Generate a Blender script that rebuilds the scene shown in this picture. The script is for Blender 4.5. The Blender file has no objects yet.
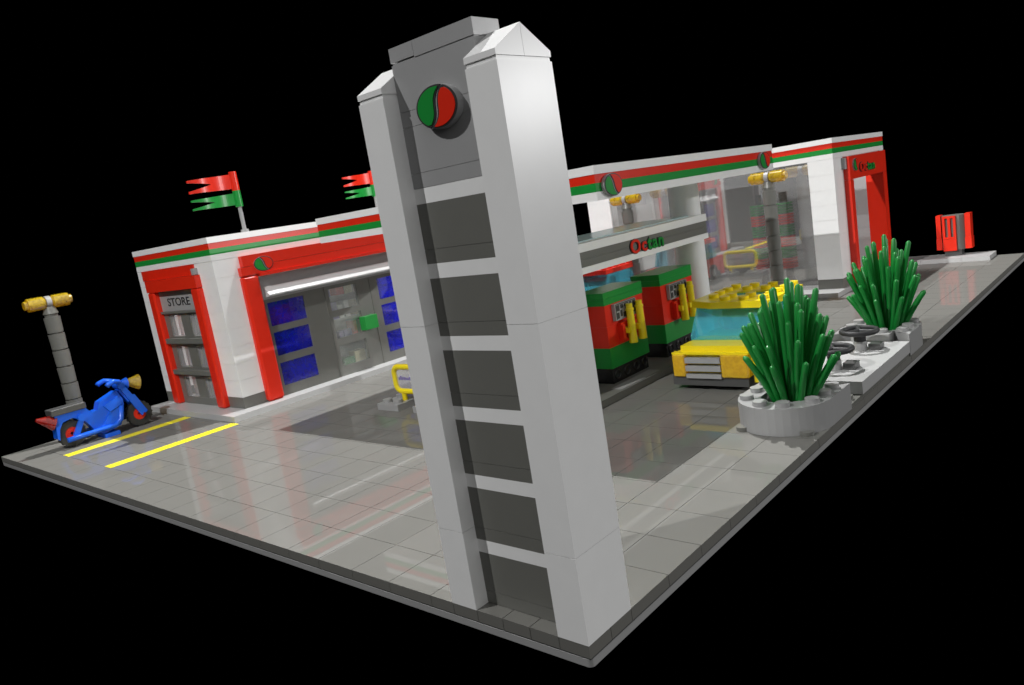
import bpy, bmesh, math, random
from mathutils import Vector, Matrix
random.seed(7)
PI = math.pi
scene = bpy.context.scene
col = scene.collection

# ------------------------------------------------------------------ materials
def plastic(name, c, rough=.32, spec=.5, coat=0.0, var=.03):
    m = bpy.data.materials.new(name); m.use_nodes = True
    nt = m.node_tree; b = nt.nodes['Principled BSDF']
    tc = nt.nodes.new('ShaderNodeTexCoord'); nz = nt.nodes.new('ShaderNodeTexNoise')
    nz.inputs['Scale'].default_value = 1.7; nz.inputs['Detail'].default_value = 3
    nt.links.new(tc.outputs['Object'], nz.inputs['Vector'])
    mx = nt.nodes.new('ShaderNodeMix'); mx.data_type = 'RGBA'
    mx.inputs[6].default_value = (*[v*(1-var) for v in c], 1); mx.inputs[7].default_value = (*[min(1, v*(1+var)) for v in c], 1)
    nt.links.new(nz.outputs['Fac'], mx.inputs[0]); nt.links.new(mx.outputs[2], b.inputs['Base Color'])
    b.inputs['Roughness'].default_value = rough
    b.inputs['Specular IOR Level'].default_value = spec
    b.inputs['Coat Weight'].default_value = coat
    b.inputs['Coat Roughness'].default_value = .02
    return m

def gloss_floor(name, c, fac):
    """polished tile: matt base plus an even mirror layer"""
    m = bpy.data.materials.new(name); m.use_nodes = True
    nt = m.node_tree; out = nt.nodes['Material Output']; b = nt.nodes['Principled BSDF']
    tc = nt.nodes.new('ShaderNodeTexCoord'); nz = nt.nodes.new('ShaderNodeTexNoise')
    nz.inputs['Scale'].default_value = .6; nz.inputs['Detail'].default_value = 4
    nt.links.new(tc.outputs['Object'], nz.inputs['Vector'])
    mx = nt.nodes.new('ShaderNodeMix'); mx.data_type = 'RGBA'
    mx.inputs[6].default_value = (*[v*.96 for v in c], 1); mx.inputs[7].default_value = (*[v*1.04 for v in c], 1)
    nt.links.new(nz.outputs['Fac'], mx.inputs[0]); nt.links.new(mx.outputs[2], b.inputs['Base Color'])
    b.inputs['Roughness'].default_value = .7; b.inputs['Specular IOR Level'].default_value = .05
    g = nt.nodes.new('ShaderNodeBsdfGlossy'); g.inputs['Roughness'].default_value = .0
    ms = nt.nodes.new('ShaderNodeMixShader'); ms.inputs[0].default_value = fac
    nt.links.new(b.outputs[0], ms.inputs[1]); nt.links.new(g.outputs[0], ms.inputs[2])
    nt.links.new(ms.outputs[0], out.inputs['Surface'])
    return m

def clear(name, tint, body, wb, wg, rough=.02, mottle=0):
    """translucent plastic: tinted see-through + its own body colour (wb) + mirror gloss (wg)"""
    m = bpy.data.materials.new(name); m.use_nodes = True
    nt = m.node_tree; out = nt.nodes['Material Output']; nt.nodes.remove(nt.nodes['Principled BSDF'])
    t = nt.nodes.new('ShaderNodeBsdfTransparent'); t.inputs[0].default_value = (*tint, 1)
    d = nt.nodes.new('ShaderNodeBsdfPrincipled'); d.inputs['Base Color'].default_value = (*body, 1); d.inputs['Roughness'].default_value = .25
    nz = nt.nodes.new('ShaderNodeTexNoise'); nz.inputs['Scale'].default_value = 3.0
    tc = nt.nodes.new('ShaderNodeTexCoord'); nt.links.new(tc.outputs['Object'], nz.inputs['Vector'])
    mr = nt.nodes.new('ShaderNodeMapRange'); mr.inputs['To Min'].default_value = wb*.9; mr.inputs['To Max'].default_value = wb*1.1
    nt.links.new(nz.outputs['Fac'], mr.inputs['Value'])
    if mottle:  # uneven refraction painted into the body colour as lighter and darker blotches
        n2 = nt.nodes.new('ShaderNodeTexNoise'); n2.inputs['Scale'].default_value = 5.5; n2.inputs['Detail'].default_value = 2; nt.links.new(tc.outputs['Object'], n2.inputs['Vector'])
        cr = nt.nodes.new('ShaderNodeMix'); cr.data_type = 'RGBA'; cr.inputs[6].default_value = (*[v*(1-mottle) for v in body], 1); cr.inputs[7].default_value = (*[min(1, v*(1+mottle)) for v in body], 1)
        m2 = nt.nodes.new('ShaderNodeMapRange'); m2.inputs['From Min'].default_value = .35; m2.inputs['From Max'].default_value = .65
        nt.links.new(n2.outputs['Fac'], m2.inputs['Value']); nt.links.new(m2.outputs[0], cr.inputs[0]); nt.links.new(cr.outputs[2], d.inputs['Base Color'])
    g = nt.nodes.new('ShaderNodeBsdfGlossy'); g.inputs['Roughness'].default_value = rough
    a = nt.nodes.new('ShaderNodeMixShader'); b = nt.nodes.new('ShaderNodeMixShader')
    nt.links.new(mr.outputs[0], a.inputs[0]); b.inputs[0].default_value = wg
    nt.links.new(t.outputs[0], a.inputs[1]); nt.links.new(d.outputs[0], a.inputs[2])
    nt.links.new(a.outputs[0], b.inputs[1]); nt.links.new(g.outputs[0], b.inputs[2])
    nt.links.new(b.outputs[0], out.inputs['Surface'])
    return m

WHITE = plastic('white_plastic', (.84, .84, .83), .33, .47)
RED = plastic('red_plastic', (.71, .024, .008), .30, .38)
GREEN = plastic('green_plastic', (.012, .26, .04), .30, .35)
LEAF = plastic('leaf_plastic', (.007, .20, .030), .40, .4)
YELLOW = plastic('yellow_plastic', (.88, .70, .010), .28)
BLUE = plastic('blue_plastic', (.010, .115, .72), .22)
GREY = plastic('grey_plastic', (.33, .33, .327), .34)
PALE = plastic('pale_grey_plastic', (.43, .43, .425), .34)
MID = plastic('mid_grey_plastic', (.33, .33, .33), .34)
DARK = plastic('dark_grey_plastic', (.15, .15, .135), .34)
CHAR = plastic('charcoal_plastic', (.075, .075, .073), .34)
IRON = plastic('dark_iron_plastic', (.026, .026, .027), .5, .3)
BLACK = plastic('black_plastic', (.012, .012, .013), .25)
RUBBER = plastic('rubber', (.028, .028, .026), .55)
SEAM = plastic('seam_shadow_gap', (.03, .03, .03), .7)
INK = plastic('black_print', (.02, .02, .02), .5)
PAINT = plastic('yellow_marking', (.80, .70, .02), .5)
LIGHT = plastic('off_white_plastic', (.60, .60, .595), .36)
PURPLE = plastic('purple_print', (.20, .16, .42), .5)
CREAM = plastic('cream_plastic', (.78, .70, .45), .35)
TILE = gloss_floor('polished_grey_tile', (.178, .175, .160), .165)
GLASS = clear('clear_panel', (.95, .95, .95), (.9, .9, .9), .10, .36)
PANE = clear('clear_pane', (.94, .94, .94), (.95, .95, .95), .22, .12)
WPANE = clear('clear_window', (.97, .98, .96), (.9, .95, .9), .10, .12)
AQUA = clear('light_blue_clear', (.42, .92, 1.0), (.12, .80, 1.0), .26, .16)
NAVY = clear('dark_blue_clear', (.04, .06, .85), (.015, .022, .66), .45, .12)
AMBER = clear('amber_clear', (.95, .68, .03), (.74, .52, .012), .50, .16, .08, .25)
ORANGE = clear('orange_clear', (.98, .55, .02), (.95, .57, .012), .70, .10, .12, .12)
ICE = clear('pale_blue_clear', (.6, .92, 1), (.75, 1, 1), .8, .25, .05)
REDCLEAR = clear('red_clear', (.80, .03, .01), (.50, .015, .006), .5, .12)

# ------------------------------------------------------------------ mesh helper
class MB:
    def __init__(s): s.bm = bmesh.new()
    def box(s, x0, x1, y0, y1, z0, z1, bev=0):
        r = bmesh.ops.create_cube(s.bm, size=1.0)
        vs = r['verts']
        for v in vs:
            v.co = Vector(((x0+x1)/2+v.co.x*(x1-x0), (y0+y1)/2+v.co.y*(y1-y0), (z0+z1)/2+v.co.z*(z1-z0)))
        if bev:
            es = list({e for v in vs for e in v.link_edges})
            bmesh.ops.bevel(s.bm, geom=es, offset=bev, segments=1, affect='EDGES')
        return s
    def cone(s, a, b, r0, r1=None, n=20, caps=True):
        a = Vector(a); b = Vector(b); r1 = r0 if r1 is None else r1
        d = (b-a); M = Matrix.Translation((a+b)/2) @ d.to_track_quat('Z', 'Y').to_matrix().to_4x4()
        r = bmesh.ops.create_cone(s.bm, cap_ends=caps, segments=n, radius1=r0, radius2=max(r1, 1e-4), depth=d.length, matrix=M)
        for f in {f for v in r['verts'] for f in v.link_faces}:
            if len(f.verts) == 4: f.smooth = True
        for e in {e for v in r['verts'] for e in v.link_edges}:
            if any(len(f.verts) > 4 for f in e.link_faces): e.smooth = False
        return s
    def stud(s, x, y, z, r=.3, h=.2): return s.cone((x, y, z-.01), (x, y, z+h), r, n=16)
    def prism(s, pts, axis, c0, c1):
        """polygon (u,v) swept from c0 to c1 along axis; x:(y,z) y:(x,z) z:(x,y)"""
        def P(u, v, c): return {'x': (c, u, v), 'y': (u, c, v), 'z': (u, v, c)}[axis]
        A = [s.bm.verts.new(P(u, v, c0)) for u, v in pts]; B = [s.bm.verts.new(P(u, v, c1)) for u, v in pts]
        n = len(pts); fs = [s.bm.faces.new(A), s.bm.faces.new(B[::-1])]
        for i in range(n): fs.append(s.bm.faces.new((A[i], B[i], B[(i+1) % n], A[(i+1) % n])))
        bmesh.ops.recalc_face_normals(s.bm, faces=fs); return s
    def tube(s, pts, r, n=10, closed=False, radii=None):
        pts = [Vector(p) for p in pts]; N = len(pts); rings = []; up = None
        for i, p in enumerate(pts):
            a = pts[(i-1) % N] if (closed or i) else p; b = pts[(i+1) % N] if (closed or i < N-1) else p
            t = (b-a).normalized()
            if up is None: up = t.orthogonal().normalized()
            up = (up-t*up.dot(t)).normalized(); w = t.cross(up); rr = radii[i] if radii else r
            rings.append([s.bm.verts.new(p+(up*math.cos(2*PI*k/n)+w*math.sin(2*PI*k/n))*rr) for k in range(n)])
        fs = []
        for i in range(N if closed else N-1):
            A = rings[i]; B = rings[(i+1) % N]
            for k in range(n): fs.append(s.bm.faces.new((A[k], A[(k+1) % n], B[(k+1) % n], B[k])))
        for f in fs: f.smooth = True
        if not closed: fs.append(s.bm.faces.new(rings[0][::-1])); fs.append(s.bm.faces.new(rings[-1]))
        bmesh.ops.recalc_face_normals(s.bm, faces=fs); return s
    def torus(s, c, axis, R, r, n=28, m=10):
        c = Vector(c); q = Vector(axis).to_track_quat('Z', 'Y')
        return s.tube([c+q @ Vector((R*math.cos(2*PI*i/n), R*math.sin(2*PI*i/n), 0)) for i in range(n)], r, m, True)
    def disc_ring(s, c, axis, ro, ri, w, n=28):
        c = Vector(c); q = Vector(axis).to_track_quat('Z', 'Y'); L = []
        for rr, h in ((ri, -w/2), (ro, -w/2), (ro, w/2), (ri, w/2)):
            L.append([s.bm.verts.new(c+q @ Vector((rr*math.cos(2*PI*i/n), rr*math.sin(2*PI*i/n), h))) for i in range(n)])
        fs = []
        for a in range(4):
            A = L[a]; B = L[(a+1) % 4]
            for i in range(n): fs.append(s.bm.faces.new((A[i], A[(i+1) % n], B[(i+1) % n], B[i])))
        bmesh.ops.recalc_face_normals(s.bm, faces=fs); return s
    def courses(s, x0, x1, y0, y1, z0, z1, h=1.2, g=.018):
        """wall laid in brick courses with a hairline joint between them"""
        z = z0
        while z < z1-1e-4:
            t = min(z+h, z1); s.box(x0, x1, y0, y1, z+g/2, t-g/2); z = t
        i = .03
        s.box(x0+i, x1-i, y0+i, y1-i, z0, z1); return s

ORG = {}
def build(name, mb, mat, parent=None):
    me = bpy.data.meshes.new(name); o0 = ORG.get(parent.name, Vector()) if parent else Vector()
    if parent: bmesh.ops.translate(mb.bm, verts=mb.bm.verts[:], vec=-o0)
    mb.bm.to_mesh(me); mb.bm.free(); me.materials.append(mat)
    o = bpy.data.objects.new(name, me); col.objects.link(o)
    if parent: o.parent = parent; ORG[o.name] = o0
    return o
def thing(name, label, cat, loc, group=None):
    o = bpy.data.objects.new(name, None); o.empty_display_size = .5; col.objects.link(o)
    o.location = loc; ORG[o.name] = Vector(loc); o['label'] = label; o['category'] = cat
    if group: o['group'] = group
    return o
def struct(name, mb, mat):
    o = build(name, mb, mat); o['kind'] = 'structure'; return o
def dup(root, loc, label, rotz=0, scale=None):
    r = root.copy(); col.objects.link(r); r.location = loc; r.rotation_euler = (0, 0, rotz); r['label'] = label
    if scale: r.scale = scale
    for ch in list(root.children):
        c = ch.copy(); col.objects.link(c); c.parent = r
        for g in list(ch.children):
            d = g.copy(); col.objects.link(d); d.parent = c
    return r

def lettering(name, text, mat, parent, o, ux, uz, width, height, depth=.08, bold=0.0):
    """raised letters; o = lower left corner, ux / uz = directions, out = -normal"""
    cu = bpy.data.curves.new('letters', 'FONT'); cu.body = text; cu.extrude = .5; cu.offset = bold; cu.resolution_u = 5
    ob = bpy.data.objects.new('letters', cu); col.objects.link(ob)
    dg = bpy.context.evaluated_depsgraph_get(); dg.update()
    me = bpy.data.meshes.new_from_object(ob.evaluated_get(dg))
    bpy.data.objects.remove(ob); bpy.data.curves.remove(cu)
    xs = [v.co.x for v in me.vertices]; ys = [v.co.y for v in me.vertices]
    x0, x1, y0, y1 = min(xs), max(xs), min(ys), max(ys)
    o = Vector(o); ux = Vector(ux); uz = Vector(uz); n = ux.cross(uz); o0 = ORG.get(parent.name, Vector())
    for v in me.vertices:
        v.co = o+ux*((v.co.x-x0)/(x1-x0)*width)+uz*((v.co.y-y0)/(y1-y0)*height)+n*(v.co.z*depth)-o0
    me.name = name; me.materials.append(mat)
    b = bpy.data.objects.new(name, me); col.objects.link(b); b.parent = parent; ORG[b.name] = o0
    return b

def two_tone(first, second, m1, m2, parent, o, ux, uz, width, height, depth, bold):
    """one word in two colours, each letter backed by a thin dark outline"""
    def raw(txt, off):
        cu = bpy.data.curves.new('letters', 'FONT'); cu.body = txt; cu.extrude = .5; cu.offset = off; cu.resolution_u = 5; cu.space_character = 1.14
        ob = bpy.data.objects.new('letters', cu); col.objects.link(ob)
        dg = bpy.context.evaluated_depsgraph_get(); dg.update()
        me = bpy.data.meshes.new_from_object(ob.evaluated_get(dg)); bpy.data.objects.remove(ob); bpy.data.curves.remove(cu); return me
    ext = lambda me, i: (min(v.co[i] for v in me.vertices), max(v.co[i] for v in me.vertices))
    full = raw(first+second, bold); X = ext(full, 0); Y = ext(full, 1); sx = width/(X[1]-X[0]); sz = height/(Y[1]-Y[0]); bpy.data.meshes.remove(full)
    ux = Vector(ux); uz = Vector(uz); n = ux.cross(uz); o0 = ORG.get(parent.name, Vector())
    for txt, mat, right, nm in ((first, m1, False, 'letters'), (second, m2, True, 'letters')):
        base = raw(txt, bold); bx = ext(base, 0)
        dx = (X[1]-bx[1]) if right else (X[0]-bx[0]); bpy.data.meshes.remove(base)
        for off, mt, d0, d1, nn in ((bold, mat, depth*.5, depth, nm), (bold+.035, INK, 0, depth*.5, 'letter_outline')):
            me = raw(txt, off)
            for v in me.vertices:
                k = v.co.z+.5
                v.co = Vector(o)+ux*((v.co.x+dx-X[0])*sx)+uz*((v.co.y-Y[0])*sz)+n*(d0+(d1-d0)*k)-o0
            me.name = nn; me.materials.append(mt); b = bpy.data.objects.new(nn, me); col.objects.link(b); b.parent = parent; ORG[b.name] = o0

def emblem(parent, c, ux, a, b, thick=.16, k3=.42, k1=0.0):
    """oval two-colour badge: grey disc, dark rims, green and red halves parted by an S-shaped band"""
    c = Vector(c); ux = Vector(ux); uz = Vector((0, 0, 1)); n = ux.cross(uz)
    def P(u, v, d): return c+ux*(u*a)+uz*(v*b)+n*d
    def poly(mb, pts, d0, d1):
        A = [mb.bm.verts.new(P(u, v, d0)) for u, v in pts]; B = [mb.bm.verts.new(P(u, v, d1)) for u, v in pts]; k = len(pts)
        fs = [mb.bm.faces.new(A), mb.bm.faces.new(B[::-1])]+[mb.bm.faces.new((A[i], B[i], B[(i+1) % k], A[(i+1) % k])) for i in range(k)]
        bmesh.ops.recalc_face_normals(mb.bm, faces=fs)
    m = MB(); poly(m, [(math.cos(t*PI/20), math.sin(t*PI/20)) for t in range(40)], 0, thick)
    disc = build('emblem', m, MID, parent)
    def sc(v): return k3*v**3+k1*v
    def half(sgn, inset, gap):
        R = 1-inset; pts = []; N = 26
        vs = [R*math.sin(-PI/2+PI*i/N) for i in range(N+1)]
        side = [(sgn*math.sqrt(max(0, R*R-v*v)), v) for v in vs]
        inner = [(max(-w_, min(w_, sc(v)+sgn*gap)), v) for v in vs for w_ in (math.sqrt(max(0, R*R-v*v)),)]
        keep = [(i, s_, q) for i, (s_, q) in enumerate(zip(side, inner)) if (s_[0]-q[0])*sgn > .02]
        return [s_ for _, s_, _ in keep]+[q for _, _, q in reversed(keep)]
    for sgn, mat, nm in ((-1, GREEN, 'green_half'), (1, RED, 'red_half')):
        m = MB(); poly(m, half(sgn, .02, .05), thick, thick+.02); build('emblem_rim', m, INK, disc)
        m = MB(); poly(m, half(sgn, .10, .13), thick+.02, thick+.035); build(nm, m, mat, disc)
    return disc

# ------------------------------------------------------------------ ground
L, W = 66.3, 50.0
def tiles(mb, x0, x1, y0, y1, s=2.0, g=.022, zt=0.0):
    nx = max(1, round((x1-x0)/s)); ny = max(1, round((y1-y0)/s))
    for i in range(nx):
        for j in range(ny):
            mb.box(x0+(x1-x0)*i/nx+g/2, x0+(x1-x0)*(i+1)/nx-g/2, y0+(y1-y0)*j/ny+g/2, y0+(y1-y0)*(j+1)/ny-g/2, -.36, zt)
m = MB(); tiles(m, 0, L, 6, W); tiles(m, 2, L, 4, 6); tiles(m, 2, 16.2, 0, 4); tiles(m, 0, 2, 0, 6, 1.0)
tiles(m, 20.0, 30.0, 0, 4); tiles(m, 34.3, L, 0, 4)
m.box(16.2, 20.0, 0, 4, -.36, -.01); m.box(30.0, 34.3, 0, 4, -.36, -.01)
struct('ground', m, TILE)
m = MB(); m.box(.02, L-.02, .02, W-.02, -.40, -.30); struct('ground_joints', m, SEAM)
m = MB(); r = .14
pts = []
for cx, cy, a0 in ((L-r, W-r, 0), (r, W-r, 90), (r, r, 180), (L-r, r, 270)):
    for k in range(5): t = math.radians(a0+k*22.5); pts.append((cx+r*math.cos(t), cy+r*math.sin(t)))
m.prism(pts, 'z', -.62, -.40); struct('baseplate', m, GREY)
m = MB(); m.box(2.0, 10.3, 42.9, 43.9, 0, .006); m.box(2.0, 10.3, 36.0, 36.95, 0, .006); struct('road_marking', m, PAINT)
# pavements and island
m = MB(); m.box(10.4, 35.4, 36.7, W, 0.004, .4); struct('pavement', m, PALE)
m = MB(); m.box(48, L-.05, 9.8, 34.2, .004, .4); m.box(63.3, L-.05, 7.6, 9.78, .004, .4); struct('pavement', m, PALE)
m = MB(); m.box(63.3, L-.05, 4.32, 7.58, .004, .4); m.box(63.3, L-.05, 2.1, 4.30, .004, .4); struct('pavement', m, PALE)
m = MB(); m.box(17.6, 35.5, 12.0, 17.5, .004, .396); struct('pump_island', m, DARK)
m = MB(); m.box(20.4, 24.5, 12.2, 12.95, .398, .41); struct('island_lit_patch', m, GREY)  # paler strip painting the patch of light between pump and lane

# ------------------------------------------------------------------ sign tower
t = thing('sign_tower', 'tall white sign tower with dark windows on the front corner of the base', 'tower', (1, 2.5, 0))
for y0 in (0, 4):
    m = MB(); zs = [0, 2.4, 8.4, 14.42]
    for a, b in zip(zs, zs[1:]): m.box(0, 2, y0, y0+1, a+(.006 if a else .002), b-.006)
    m.box(.03, 1.97, y0+.03, y0+.97, .0, 14.53)
    p = build('pillar', m, WHITE, t)
    m = MB()
    for x0, x1, xa in ((0, .995, .995), (1.005, 2, 1.005)):
        lo = 14.52; zl = 14.66; top = 15.27
        if x0 == 0: pl = [(0, lo), (.995, lo), (.995, top), (0, zl)]
        else: pl = [(1.005, lo), (2, lo), (2, zl), (1.005, top)]
        m.prism(pl, 'y', y0, y0+1)
    build('pillar_cap', m, WHITE, p)
m = MB(); m.box(.5, 2, 1.0, 4.0, 12.03, 12.41); m.box(.5, 2, 1, 4, 12.42, 13.60); m.box(.5, 2, 1, 4, 13.61, 14.0); m.box(.5, 2, 1, 4, 14.01, 15.2)
m.box(.53, 1.97, 1.02, 3.98, 12.03, 15.24)
build('back_panel', m, MID, t)
m = MB(); m.box(.5, 1.45, 1.0, 3.11, 15.23, 15.63); m.box(.5, 1.45, 3.12, 4.02, 15.27, 15.63); build('top_cap', m, MID, t)
for k in range(6):
    m = MB(); m.box(.5, 1.5, 1, 4, 1.62+2*k, 2.02+2*k); build('band', m, WHITE, t)
for k in range(6):
    m = MB(); z0 = (.02 if k == 0 else 2*k+.02); m.box(.5, 1.5, 1, 4, z0, 2*k+.40); m.box(.5, 1.5, 1, 4, 2*k+.412, 2*k+1.62); m.box(.52, 1.4, 1, 4, z0, 2*k+1.62)
    build('dark_panel', m, DARK, t)
emblem(t, (.5, 2.41, 13.87), (0, -1, 0), .74, .53, .2, .48, .05)

# ------------------------------------------------------------------ stripes round a roof
def fascia(parent, x0, x1, y0, y1, th=.9):
    for nm, mat, a, b, e in (('white_band', WHITE, 10.8, 11.195, 0), ('green_stripe', GREEN, 11.2, 11.595, .0), ('red_stripe', RED, 11.6, 11.995, 0), ('white_coping', WHITE, 12.0, 12.4, .03)):
        m = MB()
        m.box(x0-e, x1+e, y0-e, y0+th, a, b); m.box(x0-e, x1+e, y1-th, y1+e, a, b)
        m.box(x0-e, x0+th, y0+th+.002, y1-th-.002, a, b); m.box(x1-th, x1+e, y0+th+.002, y1-th-.002, a, b)
        build(nm, m, mat, parent)

# ------------------------------------------------------------------ store wing
t = thing('store_building', 'white shop building with red door frame, blue windows and striped roof edge', 'shop', (22, 44, .4))
X1 = 35.2
m = MB()
m.courses(12, 14.4, 38, 40.2, 1.2, 10.79); m.courses(12, 12.8, 48.6, 50, 1.2, 10.79)
m.courses(29.8, X1, 38, 38.8, 1.2, 10.79); m.courses(12.82, X1, 49.2, 50, 1.2, 10.79); m.courses(X1-.8, X1, 38.82, 49.18, 1.2, 10.79)
m.box(12.05, 12.8, 40.22, 48.58, 10.0, 10.79); m.box(14.42, 29.78, 38.05, 38.8, 10.0, 10.79)
build('wall', m, WHITE, t)
for bx in ((12.0, 14.4, 38.0, 40.2), (12.0, 12.8, 48.6, 50), (29.8, X1, 38, 38.8), (X1-.8, X1, 38.82, 50)):
    m = MB(); m.box(*bx, .402, 1.195); build('plinth', m, DARK, t)
m = MB(); m.box(12.9, X1-.9, 38.9, 49.1, .402, .42); build('floor', m, GREY, t)
fascia(t, 12, X1, 38, 50)
# door side
f = MB()
for y0, y1 in ((40.1, 41.15), (47.15, 48.15)): f.box(11.57, 12.5, y0, y1, .405, 9.14, .12)
f.box(11.57, 12.04, 40.1, 48.15, 9.15, 10.02); f.box(11.93, 12.04, 40.7, 49.15, 10.035, 10.78)
fr = build('door_frame', f, RED, t)
m = MB(); m.box(11.7, 12.04, 40.35, 40.66, 10.06, 10.5); build('clip', m, MID, fr)
DY0, DY1 = 41.17, 47.13
m = MB(); m.box(11.98, 12.4, DY0, DY1, 8.76, 9.14); m.box(11.8, 12.4, DY0, DY1, 7.44, 7.60)
m.box(11.66, 12.4, DY0, DY1, 5.17, 5.54); m.box(11.66, 12.4, DY0, DY1, 2.78, 3.12)
for a, b in ((.41, .95), (2.58, 2.77), (3.13, 3.30), (4.88, 5.16), (5.55, 5.66), (7.28, 7.43)): m.box(12.0, 12.4, DY0, DY1, a, b)
for a, b in ((.96, 2.57), (3.31, 4.87), (5.67, 7.27)):
    for y0, y1 in ((DY0, 41.5), (43.1, 44.42), (46.35, DY1)): m.box(12.0, 12.4, y0, y1, a, b)
d = build('door', m, DARK, t)
for a, b in ((.96, 2.57), (3.31, 4.87), (5.67, 7.27)):
    for y0, y1 in ((41.5, 43.1), (44.42, 46.35)):
        m = MB(); m.box(12.06, 12.14, y0, y1, a, b); build('door_pane', m, PANE, d)
m = MB(); m.box(11.98, 12.35, DY0, DY1, 7.61, 8.75); s = build('shop_sign', m, GREY, t)
lettering('sign_letters', 'STORE', INK, s, (11.98, 45.95, 7.98), (0, -1, 0), (0, 0, 1), 3.55, .60, .03, .012)
# window side
m = MB(); m.box(13.72, 15.0, 37.57, 38.6, .405, 9.40, .16); m.box(28.6, 29.9, 37.57, 38.6, .405, 9.40, .16)
m.box(13.72, 29.9, 37.57, 38.04, 9.42, 10.01); m.box(13.94, 29.7, 37.57, 38.04, 10.03, 10.78); m.box(15.02, 28.59, 37.42, 38.04, 9.22, 9.41); build('window_frame', m, RED, t)
emblem(t, (15.52, 37.575, 10.05), (1, 0, 0), .77, .52, .02, -.34, -.16)
m = MB(); m.box(15.01, 28.59, 37.9, 38.4, 7.5, 9.19); build('header', m, MID, t)
m = MB(); m.prism([(37.9, 8.42), (37.36, 7.84), (37.36, 7.76), (37.9, 7.66)], 'x', 15.32, 28.55); build('awning', m, LIGHT, t)
rows = ((1.12, 2.8), (3.34, 5.05), (5.52, 7.22)); cols = ((15.4, 18.42, NAVY), (20.65, 23.32, WPANE), (25.42, 28.44, NAVY))
m = MB(); zc = [.405]+[v for r_ in rows for v in r_]+[7.49]; 
for a, b in zip(zc[::2], zc[1::2]): m.box(15.01, 28.59, 38.05, 38.4, a, b)
for a, b in rows:
    xs = [15.01]+[v for c in cols for v in c[:2]]+[28.59]
    for u, v in zip(xs[::2], xs[1::2]): m.box(u, v, 38.05, 38.4, a, b)
m.box(20.28, 20.36, 38.0, 38.06, .41, 7.4); m.box(24.6, 24.66, 38.0, 38.06, .41, 7.4)
wf = build('window_wall', m, DARK, t)
for a, b in rows:
    for u, v, mat in cols:
        m = MB(); m.box(u, v, 38.12, 38.22, a, b); build('window_pane', m, mat, wf)
m = MB(); m.box(23.02, 24.26, 37.35, 38.05, 3.5, 4.56); build('wall_box', m, GREEN, t)
# goods seen through the panes
sh = thing('shop_shelf', 'shelves of coloured goods standing behind the shop windows', 'shelf', (20.7, 39.4, .42))
m = MB()
for z in (.43, 2.8, 4.6, 6.4): m.box(14.5, 27, 38.75, 39.8, z, z+.15)
m.box(14.5, 27, 39.8, 39.95, .43, 8.0); build('shelf_frame', m, GREY, sh)
for z in (.59, 2.96, 4.76, 6.56):
    x = 14.6
    while x < 26.0:
        wd = random.choice((.5, .8, 1.1)); m = MB(); m.box(x, x+wd-.08, 38.8, 39.6, z, z+.7+random.random()*.7)
        build('boxed_goods', m, random.choice((RED, GREEN, CREAM, PURPLE, WHITE, BLUE, WHITE)), sh); x += wd+random.choice((0, .1, .5))
ct = thing('backboard', 'added red and white counter standing just inside the glazed door', 'backboard', (13.3, 44.3, .42))  # white board with colour strips, added to brighten the door panes
m = MB(); m.box(12.9, 13.7, 41.6, 47.0, .43, 7.2); build('backboard_body', m, WHITE, ct)
for y0, y1 in ((45.1, 45.75), (42.2, 42.6)): m = MB(); m.box(12.84, 12.9, y0, y1, .6, 7.0); build('red_strip', m, RED, ct)
m = MB(); m.box(12.84, 12.9, 45.8, 46.3, 3.4, 4.7); build('blue_strip', m, BLUE, ct)

# ------------------------------------------------------------------ flags on the shop roof
def swallow(mb, x, y, z0, z1, ln):
    N = 24
    def wav(s_): return .13*math.sin(s_*2.1*PI)
    top = []; bot = []; zm = (z0+z1)/2
    for i in range(N+1):
        s_ = i/N; lo = z0+.06+s_*.02; hi = z1-.06-s_*.10+.02
        sag = -.10*s_
        top.append((x-ln*s_, y+wav(s_), hi+sag, s_)); bot.append((x-ln*s_, y+wav(s_), lo+sag, s_))
    fs = []
    def strip(A, B):
        for i in range(len(A)-1):
            q = []
            for (a, b) in ((A[i], B[i]), (A[i+1], B[i+1])): pass
            vs = []
            for dy in (-.05, .05):
                vs.append([mb.bm.verts.new((p[0], p[1]+dy, p[2])) for p in (A[i], A[i+1], B[i+1], B[i])])
            f0, f1 = vs
            fs.append(mb.bm.faces.new(f0)); fs.append(mb.bm.faces.new(f1[::-1]))
            for k in range(4): fs.append(mb.bm.faces.new((f0[k], f1[k], f1[(k+1) % 4], f0[(k+1) % 4])))
    k = int(N*.52)
    strip(top[:k+1], bot[:k+1])
    for j, E in ((0, top), (1, bot)):
        inner = []
        for i in range(k, N+1):
            u = (i-k)/(N-k); e = E[i]; c = (top[i][2]+bot[i][2])/2; wdt = (1-u)*.98+.34*u
            inner.append((e[0], e[1], e[2]+(c-e[2])*wdt, e[3]))
        strip(E[k:], inner)
    bmesh.ops.remove_doubles(mb.bm, verts=mb.bm.verts[:], dist=.0005)
    bmesh.ops.recalc_face_normals(mb.bm, faces=mb.bm.faces[:])
    return mb
fl = thing('flag', 'red over green swallow tailed flag on the near roof corner above the red shop emblem', 'flag', (15.3, 38.7, 12.4), 'flags on the shop roof')
m = MB(); m.cone((15.3, 38.7, 12.4), (15.3, 38.7, 16.2), .14); m.cone((15.3, 38.7, 12.4), (15.3, 38.7, 12.6), .28); build('flagpole', m, GREY, fl)
for nm, mat, z0, z1 in (('red_banner', RED, 15.32, 16.62), ('green_banner', GREEN, 14.2, 15.31)):
    m = MB(); m.cone((15.3, 38.7, z0), (15.3, 38.7, z1), .27); swallow(m, 15.15, 38.7, z0+.08, z1-.12, 3.25); build(nm, m, mat, fl)
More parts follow.
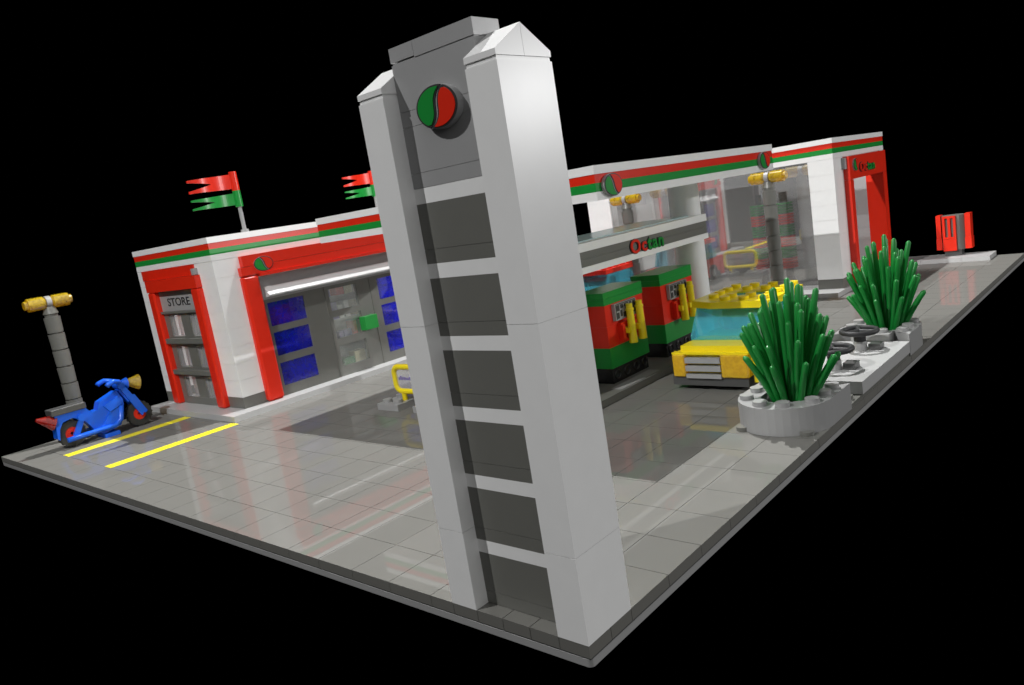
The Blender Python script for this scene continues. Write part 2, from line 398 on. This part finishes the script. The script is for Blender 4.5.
dup(fl, (34.75, 47.7, 12.4), 'red over green swallow tailed flag half hidden behind the white tower')

# ------------------------------------------------------------------ big canopy over the pumps
t = thing('canopy', 'large flat pump canopy with red and green striped edge on round white columns', 'canopy', (26, 20, .4))
m = MB(); m.box(16.85, 35.15, 9.85, 30.15, 10.9, 11.9); build('roof_slab', m, WHITE, t)
fascia(t, 16, 36, 9, 31)
emblem(t, (17.18, 8.98, 11.42), (1, 0, 0), .76, .53, .16, -.34, -.16)
emblem(t, (34.4, 8.98, 11.45), (1, 0, 0), .76, .53, .16, -.34, -.16)
for cx in (18.6, 33.0):
    m = MB()
    z = .402
    while z < 10.7: m.cone((cx, 14.0, z+.006), (cx, 14.0, min(z+2.4, 10.9)-.006), 1.0, n=32); z += 2.4
    m.cone((cx, 14, .402), (cx, 14, 10.88), .97, n=24); build('column', m, WHITE, t)
t = thing('pump_shelter', 'low sign gantry with grey band and light blue glass roof above the fuel pumps', 'shelter', (26, 14, 7.1))
m = MB(); m.box(18.5, 32.75, 12.4, 13.2, 8.26, 8.70); m.box(18.5, 32.75, 12.4, 13.2, 7.12, 7.46); build('white_rail', m, WHITE, t)
m = MB(); m.box(18.5, 32.70, 12.44, 13.2, 7.47, 7.86); m.box(18.5, 32.70, 12.44, 13.2, 7.87, 8.25); g = build('grey_band', m, DARK, t)
two_tone('Oc', 'tan', RED, GREEN, g, (23.4, 12.44, 7.44), (1, 0, 0), (0, 0, 1), 3.6, .80, .10, .022)
m = MB(); m.box(18.5, 31.9, 13.22, 17.0, 8.56, 8.76); build('glass_roof', m, ICE, t)

# ------------------------------------------------------------------ fuel pumps
t = thing('fuel_pump', 'red and green fuel pump with yellow nozzles, the nearer one beside the white tower', 'fuel pump', (23.2, 14.3, .4), 'fuel pumps on the island')
A, B, C0, C1 = 21.2, 25.2, 13.2, 15.2
m = MB(); m.box(A, B, C0, C1, 2.51, 3.715); m.box(A, B, C0, C1, 3.73, 4.93); m.box(A+.02, B-.02, C0+.02, C1-.02, 2.5, 4.93); body = build('cabinet', m, RED, t)
m = MB(); m.box(A, B, C0, C1, 1.31, 2.50); build('lower_cabinet', m, GREEN, t)
m = MB(); m.box(A-.03, B+.03, C0-.03, C1+.03, 4.94, 5.29); m.box(A-.03, B+.03, C0-.03, C1+.03, 5.30, 5.66); m.box(A, B, C0, C1, 4.94, 5.6); build('top', m, GREEN, t)
m = MB(); m.box(A+.1, B-.1, C0+.12, C1-.1, .405, 1.30)
for x in (21.8, 22.8, 23.8, 24.7): m.torus((x, C0+.12, .86), (0, 1, 0), .26, .07)
m.box(A+.05, B-.05, C0+.02, C1-.05, 1.16, 1.30); build('base', m, BLACK, t)
m = MB(); m.box(21.9, 24.1, 12.98, 13.2, 3.93, 4.88); dp = build('display', m, GREY, t)
m = MB()
m.box(21.98, 24.02, 12.97, 12.98, 4.80, 4.85); m.box(21.98, 22.03, 12.97, 12.98, 3.98, 4.79); m.box(23.97, 24.02, 12.97, 12.98, 3.98, 4.79)
for (x0, x1, z0, z1) in ((22.05, 22.35, 4.45, 4.78), (22.45, 22.75, 4.55, 4.78), (22.85, 23.3, 4.62, 4.78), (23.4, 23.62, 4.4, 4.78), (23.72, 23.98, 4.1, 4.78), (22.05, 22.28, 4.02, 4.36), (22.4, 22.6, 4.1, 4.45), (22.7, 22.95, 4.02, 4.3), (23.1, 23.3, 4.02, 4.5)): m.box(x0, x1, 12.965, 12.98, z0, z1)
build('display_print', m, INK, dp)
for x in (22.96, 23.98):
    m = MB(); m.cone((x, 12.72, 2.46), (x, 12.72, 4.35), .25, .21); m.cone((x, 12.72, 4.35), (x, 12.72, 4.46), .25); m.cone((x, 12.72, 4.46), (x, 12.72, 4.72), .19); m.cone((x, 12.72, 3.25), (x, 13.2, 3.25), .16); m.box(x-.42, x-.1, 12.62, 12.95, 3.1, 3.4)
    nz = build('nozzle', m, YELLOW, t)
    m = MB(); m.box(x-.7, x-.45, 12.85, 13.2, 2.75, 3.62); m.box(x-.7, x+.25, 12.95, 13.2, 3.62, 3.75); m.box(x-.7, x+.25, 12.95, 13.2, 2.65, 2.78); build('holster', m, RED, t)
dup(t, (23.2+6.12, 14.3, .4), 'red and green fuel pump with yellow nozzles, the farther one beside the round column')

# ------------------------------------------------------------------ cars
def car(name, label, body, lamp, rx=28.7, trunk=30.3):
    """two-tone brick car, nose towards -X at x=22, y 5.3-9.9"""
    t = thing(name, label, 'car', (27.5, 7.6, 0))
    m = MB(); m.box(22.35, trunk, 5.4, 9.85, .85, 1.99); m.box(22.12, 22.5, 5.5, 9.85, 1.96, 2.06)
    m.box(22.4, trunk, 5.15, 9.42, 2.0, 2.38)
    m.box(22.42, 22.9, 5.16, 5.42, .45, 1.99); m.box(25.6, trunk-1.6, 5.2, 9.9, .5, .86)
    b = build('body', m, body, t)
    m = MB(); m.box(22.15, trunk+.05, 5.6, 9.95, .26, .84); build('bumper', m, CHAR, t)
    m = MB()
    for a, c in ((1.51, 1.79), (1.07, 1.37), (.69, .91)): m.box(22.0, 22.35, 7.02, 9.05, a, c)
    build('grille', m, GREY, t)
    for y0, y1 in ((5.5, 7.0), (9.07, 9.82)):
        m = MB(); m.box(22.0, 22.5, y0, y1, .74, 1.96, .06); build('headlight', m, lamp, t)
    m = MB(); z0, z1 = 2.39, 4.0
    m.prism([(23.7, z0), (24.1, z0), (25.0, z1), (24.75, z1), (23.7, 2.62)], 'y', 5.2, 9.46)
    for y0, y1 in ((5.2, 5.38), (9.3, 9.46)): m.prism([(24.1, z0), (rx+.75, z0), (rx, z1), (25.0, z1)], 'y', y0, y1)
    m.prism([(rx+.6, z0), (rx+.75, z0), (rx, z1), (rx-.15, z1)], 'y', 5.4, 9.28)
    build('windscreen', m, AQUA, t)
    m = MB(); m.box(26.4, 27.0, 6.0, 8.8, 2.4, 3.5); m.torus((25.3, 8.1, 3.0), (1, 0, .5), .4, .07); build('seat', m, CHAR, t)
    m = MB()
    for y0, y1 in ((4.95, 6.2), (8.3, 9.75)): m.prism([(24.1+(.7 if y0 > 6 else 0), y1 if y0 > 6 else y0), (24.1, 8.3 if y0 > 6 else 6.2), (rx, y0 if y0 > 6 else y1), (rx, y1 if y0 > 6 else y0)], 'z', 4.01, 4.38)
    m.box(24.1, 25.9, 6.2, 8.3, 4.01, 4.38); m.box(27.2, rx, 6.2, 8.3, 4.01, 4.38)
    for x in (24.7, 25.6):
        for y in (5.5, 6.6, 7.7): m.stud(x, y, 4.38, .28)
    m.stud(25.6, 8.8, 4.38, .28)
    for x in (26.6, 27.6, 28.7):
        for y in (5.5, 8.9): m.stud(x, y, 4.38, .28)
    for y in (6.7, 7.8): m.stud(27.8, y, 4.38, .28); m.stud(28.8, y, 4.38, .28)
    build('roof', m, body, t)
    m = MB(); m.box(25.92, 27.18, 6.22, 8.28, 4.05, 4.3); build('roof_window', m, AQUA, t)
    for x in (24.5, trunk-1.7):
        for y, sg in ((5.55, -1), (9.7, 1)):
            m = MB(); m.disc_ring((x, y, .83), (0, 1, 0), .83, .42, .6); w = build('wheel', m, RUBBER, t)
            m = MB(); m.cone((x, y-.22, .83), (x, y+.22, .83), .43); build('rim', m, GREY, w)
    return t
yc = car('parked_car', 'yellow car with orange headlights and light blue windows beside the pumps', YELLOW, ORANGE)
rc = car('parked_car', 'red car with light blue windows half hidden behind the fuel pumps', RED, AMBER, 28.4, 31.0)
rc.location = (43.4, 28.6, .25)

# ------------------------------------------------------------------ barriers beside the lane
def roundrect(a0_, a1_, z0, z1, r, x):
    P = []
    for cy, cz, a0 in ((a1_-r, z1-r, 0), (a0_+r, z1-r, 90), (a0_+r, z0+r, 180), (a1_-r, z0+r, 270)):
        for k in range(6): a = math.radians(a0+k*18); P.append((x, cy+r*math.cos(a), cz+r*math.sin(a)))
    return P
t = thing('barrier', 'yellow rounded tube frame with a small notice, left of the white tower', 'barrier', (16.2, 24.5, 0), 'yellow barriers')
for y0 in (25.2, 21.8):
    m = MB(); m.box(15.1, 17.2, y0, y0+2, .004, .4)
    for x in (15.6, 16.7):
        for y in (y0+.5, y0+1.5): m.stud(x, y, .4)
    build('foot_plate', m, GREY, t)
m = MB(); m.tube(roundrect(22.7, 26.3, .98, 2.56, .45, 16.2), .18, 12, True); m.cone((16.2, 25.7, .4), (16.2, 25.7, .9), .16); m.cone((16.2, 23.3, .4), (16.2, 23.3, .9), .16); build('frame', m, YELLOW, t)
m = MB(); m.box(16.17, 16.23, 22.85, 26.15, 1.12, 2.4); n = build('notice', m, PANE, t)
m = MB()
for i in range(18):
    y = 22.98+i*.165; h = .14+.16*random.random(); m.box(16.14, 16.168, y, y+.1, 1.72, 1.72+h)
build('notice_print', m, PURPLE, n)
dup(t, (36.6, 25.1, 0), 'yellow rounded tube frame with a small notice, mirrored in the glass wall')

# ------------------------------------------------------------------ planters, plants, valve slab
t = thing('planter', 'rounded grey studded planter at the near corner of the road', 'planter', (18, 2, 0), 'studded planters')
out = [(20.3, 4.0), (18, 4.0)]+[(18-2*math.sin(a*PI/20), 2+2*math.cos(a*PI/20)) for a in range(1, 20)]+[(18, 0.0), (20.3, 0.0)]
inn = [(19.3, 1.0), (18, 1.0)]+[(18-1*math.sin(a*PI/20), 2-1*math.cos(a*PI/20)) for a in range(1, 20)]+[(18, 3.0), (19.3, 3.0)]
def ushape(mb, z0, z1):
    n = len(out); I = inn[::-1]
    V = [[mb.bm.verts.new((x, y, z)) for x, y in P] for z in (z0, z1) for P in (out, I)]
    a, b, c, d = V; fs = []
    for i in range(n-1):
        fs += [mb.bm.faces.new((a[i], a[i+1], c[i+1], c[i])), mb.bm.faces.new((b[i], b[i+1], d[i+1], d[i])), mb.bm.faces.new((c[i], c[i+1], d[i+1], d[i])), mb.bm.faces.new((a[i], a[i+1], b[i+1], b[i]))]
    for i in (0, n-1): fs.append(mb.bm.faces.new((a[i], b[i], d[i], c[i])))
    bmesh.ops.recalc_face_normals(mb.bm, faces=fs)
m = MB(); ushape(m, .012, 1.2); m.box(19.3, 20.3, 1.0, 3.0, .012, 1.2)
for x, y in ((16.5, 1.5), (16.5, 2.5), (17.3, .55), (17.3, 3.45), (18.5, .5), (18.5, 3.5), (19.5, .5), (19.5, 3.5), (19.8, 1.5), (19.8, 2.5)): m.stud(x, y, 1.2)
build('planter_ring', m, GREY, t)
m = MB(); m.box(16.1, 20.3, .02, 4.0, -.008, .01)
for x, y in ((16.55, .6), (16.55, 3.4)): m.stud(x, y, .01, .3, .18)
build('foot_plate', m, DARK, t)
m = MB(); m.cone((18, 2, .012), (18, 2, .5), 1.0, n=24); build('soil', m, CHAR, t)
dup(t, (32.1, 2, 0), 'rounded grey studded planter beyond the two black handwheels', PI)

def plant(x, y, label):
    t = thing('potted_plant', label, 'plant', (x, y, .5), 'spiky plants in the planters')
    m = MB(); rnd = random.Random(11)
    spec = []
    for ring, (n, tilt, ln, r0) in enumerate(((5, .05, 5.35, .22), (10, .14, 5.1, .42), (12, .25, 4.5, .52), (12, .36, 3.7, .58), (9, .49, 2.9, .62))):
        for i in range(n): spec.append((2*PI*(i+.37*ring)/n+rnd.uniform(-.12, .12), tilt+rnd.uniform(-.04, .04), ln*rnd.uniform(.9, 1.08), r0))
    for az, tl, ln, r0 in spec:
        u = Vector((math.cos(az), math.sin(az), 0)); p0 = Vector((x, y, .5))+u*r0
        P = []
        for k in range(7):
            s_ = k/6; P.append(p0+u*(math.sin(tl)*ln*s_*(.72+.28*s_))+Vector((0, 0, 1))*(math.cos(tl)*ln*s_))
        P.append(P[-1]+(P[-1]-P[-2]).normalized()*.10)
        m.tube(P, .16, 8, radii=[.09, .13, .14, .145, .145, .14, .13, .05])
    build('leaves', m, LEAF, t)
    return t
plant(18.2, 1.72, 'spiky bright green plant in the near planter in front of the yellow car')
plant(32.3, 1.75, 'spiky bright green plant in the far planter in front of the red portal')

t = thing('valve_slab', 'smooth light grey slab carrying two handwheels between the planters', 'slab', (26, 2, 0))
m = MB(); m.box(21.9, 29.9, 0, 4, .2, .8); build('slab_top', m, PALE, t)
m = MB(); m.box(20.4, 29.9, .05, 3.95, .004, .18)
for y in (.5, 1.5, 2.5, 3.5): m.stud(21.1, y, .18)
build('slab_base', m, DARK, t)
hw = thing('handwheel', 'dark round handwheel on a short post at the near end of the grey slab', 'handwheel', (23.9, 1.9, .8), 'handwheels on the slab')
m = MB(); m.cone((23.9, 1.9, .8), (23.9, 1.9, 1.3), .34); build('post', m, GREY, hw)
m = MB(); m.torus((23.9, 1.9, 1.84), (0, 0, 1), .86, .14); m.cone((23.9, 1.9, 1.3), (23.9, 1.9, 1.84), .30)
for k in range(3): a = k*2*PI/3+.4; m.tube([(23.9, 1.9, 1.84), (23.9+.85*math.cos(a), 1.9+.85*math.sin(a), 1.84)], .11)
build('wheel', m, IRON, hw)
m = MB(); m.box(23.9, 24.6, .92, 1.5, .8, 1.12); build('valve_block', m, CHAR, hw)
dup(hw, (27.9, 1.9, .8), 'dark round handwheel on a short post at the far end of the grey slab')

# ------------------------------------------------------------------ street lamps
def lamp():
    t = thing('street_lamp', 'grey jointed lamp post with twin amber lights behind the blue motorcycle', 'street lamp', (0, 0, 0), 'twin amber street lamps')
    m = MB(); m.box(-.8, .8, -.8, .8, .004, .4); build('lamp_base', m, CHAR, t)
    m = MB(); z = .42
    for k in range(7): m.cone((0, 0, z+.05), (0, 0, z+1.15), .5, .53, n=24); z += 1.2
    m.cone((0, 0, .4), (0, 0, 9.3), .42); m.cone((0, 0, 9.0), (0, 0, 9.5), .50, .36); build('pole', m, DARK, t)
    m = MB(); m.cone((-.16, 0, 9.82), (.16, 0, 9.82), .44); m.cone((0, 0, 9.3), (0, 0, 9.8), .2); build('bracket', m, GREY, t)
    for s_ in (-1, 1):
        m = MB(); m.cone((s_*.17, 0, 9.82), (s_*.32, 0, 9.82), .34, .46); m.cone((s_*.32, 0, 9.82), (s_*1.3, 0, 9.82), .46, .46); m.cone((s_*1.3, 0, 9.82), (s_*1.52, 0, 9.82), .32, .30)
        build('lamp_glass', m, AMBER, t)
    return t
lp = lamp(); lp.location = (4.82, 48.3, 0)
dup(lp, (46.6, 13.95, .35), 'grey jointed lamp post with twin amber lights behind the yellow car', PI/2)
dup(lp, (46.6, 27.3, .3), 'grey jointed lamp post with twin amber lights before the far white end of the glass', PI/2)

# ------------------------------------------------------------------ motorcycle
Y = 45.75
t = thing('motorcycle', 'blue motorcycle with red rims, yellow headlamp and red tail lamp parked by the shop', 'motorcycle', (5, Y, 0))
for x, nm in ((3.35, 'wheel'), (7.92, 'wheel')):
    m = MB(); m.disc_ring((x, Y, .93), (0, 1, 0), .86, .45, .5)
    for k in range(18):
        a = 2*PI*k/18
        for s_ in (-1, 1):
            c = Vector((x+.84*math.cos(a+s_*.08), Y+s_*.15, .93+.84*math.sin(a+s_*.08)))
            m.cone(c-Vector((0, .11, 0)), c+Vector((0, .11, 0)), .085, n=5)
    w = build(nm, m, RUBBER, t)
    m = MB(); m.disc_ring((x, Y, .93), (0, 1, 0), .46, .12, .44); build('rim', m, RED, w)
body = [(2.5, 2.40), (4.48, 2.38), (4.75, 2.0), (5.2, 2.02), (5.42, 2.52), (6.66, 2.98), (6.95, 2.35), (6.95, 1.9), (6.45, .55), (5.2, .28), (4.75, .62), (4.45, 1.2), (4.1, 1.72), (3.5, 1.98), (2.9, 1.85), (2.62, 1.45), (2.48, .72), (2.36, .85)]
m = MB(); m.prism(body, 'y', Y-.42, Y+.42); m.prism([(5.55, 2.2), (6.6, 2.6), (6.75, 2.0), (5.9, 1.7)], 'y', Y-.62, Y+.62); m.prism([(5.9, 1.68), (6.9, 1.95), (6.35, .75), (5.0, .6)], 'y', Y-.55, Y+.55)
m.box(5.15, 6.15, Y-.75, Y+.75, .005, .27); m.cone((4.07, Y-.6, 1.85), (4.07, Y+.6, 1.85), .26); m.prism([(3.9, 1.75), (4.25, 1.75), (3.7, .75), (3.3, .8)], 'y', Y-.52, Y-.32); m.prism([(3.9, 1.75), (4.25, 1.75), (3.7, .75), (3.3, .8)], 'y', Y+.32, Y+.52)
build('frame', m, BLUE, t)
m = MB(); m.box(2.3, 4.5, Y-.6, Y+.6, 2.42, 2.84, .04); build('seat', m, CHAR, t)
for s_ in (-1, 1):
    m = MB(); m.tube([(2.85, Y+s_*.62, .62), (4.4, Y+s_*.66, .66), (6.0, Y+s_*.62, .66), (6.5, Y+s_*.56, .98), (6.72, Y+s_*.5, 1.9)], .17, 10); build('exhaust', m, BLUE, t)
m = MB()
for s_ in (-1, 1):
    m.prism([(6.92, 3.05), (7.28, 3.12), (7.62, 2.45), (7.78, 2.4), (8.40, 1.02), (8.22, .9), (8.1, .98), (8.08, .86), (7.94, .78), (7.38, 2.0)], 'y', Y+s_*.32, Y+s_*.52)
m.prism([(6.82, 2.95), (7.22, 3.15), (7.72, 2.3), (7.3, 1.95)], 'y', Y-.34, Y+.34); m.cone((7.05, Y-.5, 3.25), (7.05, Y+.5, 3.25), .26)
build('fork', m, BLUE, t)
m = MB()
for s_ in (-1, 1): m.tube([(7.0, Y+s_*.2, 3.4), (6.85, Y+s_*.7, 3.6), (6.5, Y+s_*.85, 3.72), (6.1, Y+s_*.88, 3.60), (5.98, Y+s_*.88, 3.5)], .17, 10)
build('handlebar', m, BLUE, t)
m = MB(); m.cone((7.25, Y, 3.3), (7.62, Y, 3.26), .26, .42); h = build('headlamp', m, BLUE, t)
m = MB(); m.cone((7.62, Y, 3.30), (8.42, Y, 3.14), .22, .56); build('headlamp_glass', m, AMBER, h)
m = MB(); m.cone((2.5, Y, 1.95), (1.5, Y, 2.42), .55, .10); build('tail_lamp', m, REDCLEAR, t)

# ------------------------------------------------------------------ car wash
t = thing('car_wash', 'long glass walled car wash with white brick ends and striped roof edge', 'car wash', (56, 22, .4))
XE = 63.2; YE = 34.0
m = MB(); m.courses(50, 51.2, 10, 12.02, 1.2, 10.79); m.courses(51.2, 52.2, 10.004, 10.9, 1.2, 10.79); build('wall', m, WHITE, t)
m = MB(); m.courses(50, 51.2, 31.4, YE, .41, 10.79); build('wall', m, WHITE, t)
m = MB(); m.courses(62.0, XE, 10, 10.9, .41, 10.79); build('wall', m, WHITE, t)
m = MB(); m.box(52.22, 61.98, 10.1, 10.9, 9.8, 10.79); build('lintel', m, WHITE, t)
for bx in ((XE-.8, XE, 10.92, YE), (51.22, 53, YE-.8, YE), (61, XE-.82, YE-.8, YE)):
    m = MB(); m.courses(*bx, .41, 10.79); build('rear_wall', m, MID, t)
for bx in ((50, 51.2, 10, 12.02), (51.22, 52.2, 10, 10.9)):
    m = MB(); m.box(*bx, .402, 1.19); build('plinth', m, DARK, t)
fascia(t, 50, XE, 10, YE)
m = MB(); m.box(51.2, XE-.82, 10.92, YE-.82, .402, .44); build('floor', m, DARK, t)
for k in range(4):
    y0 = 12.03+k*4.84; m = MB(); m.box(50.12, 50.3, y0, y0+4.82, .42, 10.78); build('glass_panel', m, GLASS, t)
m = MB(); m.box(53, 61, YE-.6, YE-.5, .45, 9.0); build('rear_door', m, DARK, t)
m = MB(); m.box(55.0, 56.2, 10.95, 11.6, .45, 8.9); m.box(58.5, 59.4, 26, 27, .45, 10.7); m.box(57.5, 58.5, 20, 23.5, .45, 9.4); build('inner_pier', m, DARK, t)
m = MB(); m.box(52.2, 52.95, 9.5, 10.5, .41, 8.88); m.box(60.9, 61.95, 9.5, 10.98, .41, 8.88); m.box(52.2, 61.95, 9.5, 10.08, 8.9, 10.76); pt = build('portal', m, RED, t)
m = MB(); m.box(51.85, 52.18, 9.7, 10.0, 9.8, 10.7); build('clip', m, MID, pt)
emblem(pt, (53.5, 9.5, 10.02), (1, 0, 0), .6, .50, .1, -.34, -.16)
two_tone('Oc', 'tan', RED, GREEN, pt, (54.5, 9.5, 9.36), (1, 0, 0), (0, 0, 1), 3.9, .74, .12, .022)
# things standing in the wash
def brush(x, y, label, first):
    t = thing('wash_brush', label, 'brush', (x, y, .44), 'rotary brushes in the car wash')
    m = MB(); m.cone((x, y, .44), (x, y, 8.6), .35); build('spindle', m, CHAR, t)
    for mat, par, nm in ((RED, 0, 'red_bristles'), (GREEN, 1, 'green_bristles')):
        m = MB()
        for k in range(6):
            if k % 2 != par: continue
            for j in range(4):
                z = 1.9+k*.98+j*.24; m.cone((x, y, z), (x, y, z+.15), .78, .74, n=18)
        build(nm, m, mat, t)
    return t
brush(54.6, 18.5, 'red and green banded wash brush to the left of the lamp post', True)
brush(54.0, 15.9, 'red and green banded wash brush half hidden behind the lamp post', False)
# ------------------------------------------------------------------ kiosk on the far pad
t = thing('waste_bin', 'red and grey slotted bin standing on the pale far corner pad', 'bin', (65.2, 5.1, .4))
m = MB(); m.box(64.75, 65.75, 4.5, 5.85, .405, .95); build('foot', m, CHAR, t)
m = MB(); m.prism([(64.62, 4.55), (65.0, 4.22), (65.6, 4.22), (65.95, 4.55), (65.95, 5.7), (65.6, 6.02), (65.0, 6.02), (64.62, 5.7)], 'z', .96, 4.06); build('core', m, DARK, t)
m = MB()
m.box(64.35, 64.6, 4.8, 5.86, .92, 1.98); m.box(64.35, 64.6, 4.8, 5.86, 3.86, 4.04); m.box(64.35, 64.6, 4.8, 5.86, 2.0, 2.16)
for a, b in ((4.8, 5.0), (5.22, 5.44), (5.66, 5.86)): m.box(64.35, 64.6, a, b, 2.16, 3.86)
build('front_panel', m, RED, t)
for y0, y1 in ((3.68, 4.2), (6.04, 6.5)):
    m = MB(); m.box(64.8, 65.8, y0, y1, 1.0, 2.0); m.box(64.8, 65.8, y0+.04, y1-.04, 2.01, 4.12); build('side_panel', m, RED, t)

# ------------------------------------------------------------------ world, light, camera
w = bpy.data.worlds.new('World'); scene.world = w; w.use_nodes = True
w.node_tree.nodes['Background'].inputs[0].default_value = (0, 0, 0, 1); w.node_tree.nodes['Background'].inputs[1].default_value = 0
def sun(name, az, el, e, ang, c=(1, 1, 1)):
    l = bpy.data.lights.new(name, 'SUN'); l.energy = e; l.angle = math.radians(ang); l.color = c
    o = bpy.data.objects.new(name, l); col.objects.link(o)
    a = math.radians(az); b = math.radians(el)
    d = Vector((math.cos(a)*math.cos(b), math.sin(a)*math.cos(b), math.sin(b)))
    o.rotation_euler = d.to_track_quat('Z', 'Y').to_euler(); o.location = d*60+Vector((30, 20, 0))
    return o
def lamp_at(name, loc, k, r=.25):
    """distant studio lamp of even strength; k = brightness of a white card facing it"""
    l = bpy.data.lights.new(name, 'POINT'); l.energy = 1; l.shadow_soft_size = r; l.use_nodes = True
    nt = l.node_tree; e = nt.nodes['Emission']; f = nt.nodes.new('ShaderNodeLightFalloff'); f.inputs[0].default_value = k*4*PI*PI
    nt.links.new(f.outputs['Constant'], e.inputs['Strength'])
    o = bpy.data.objects.new(name, l); col.objects.link(o); o.location = loc; return o
lamp_at('lamp_high', (41.5, 31, 67), 1.30)
lamp_at('lamp_left', (-21.3, 20.5, 43), .63)
lamp_at('lamp_low', (77, -61, 27), .27)
sun('fill_soft_front', 264, 30, .84, 110)  # added wide fill standing in for ambient light
sun('fill_soft_top', 200, 75, 0.20, 120)  # second added fill, from above

Rm = ((0.6493880921504032, -0.743576561708228, -0.159339269018749), (-0.23507458891007849, 0.002983941901297138, -0.9719727535993421), (0.7232116173168245, 0.6686441452438656, -0.17285821822836045))
cam = bpy.data.cameras.new('camera'); cam.lens = 27.0; cam.sensor_width = 36; cam.clip_end = 400; cam.clip_start = .1
co = bpy.data.objects.new('camera', cam); col.objects.link(co); scene.camera = co
M = Matrix.Identity(4)
for i in range(3): M[i][0] = Rm[0][i]; M[i][1] = -Rm[1][i]; M[i][2] = -Rm[2][i]
M[0][3], M[1][3], M[2][3] = -13.556, -11.611, 11.194
co.matrix_world = M
scene.view_settings.view_transform = 'Standard'; scene.view_settings.look = 'None'; scene.view_settings.exposure = 0; scene.view_settings.gamma = 1
scene.render.resolution_x = 1024; scene.render.resolution_y = 685
scene.render.engine = 'CYCLES'; scene.cycles.max_bounces = 10; scene.cycles.transparent_max_bounces = 12
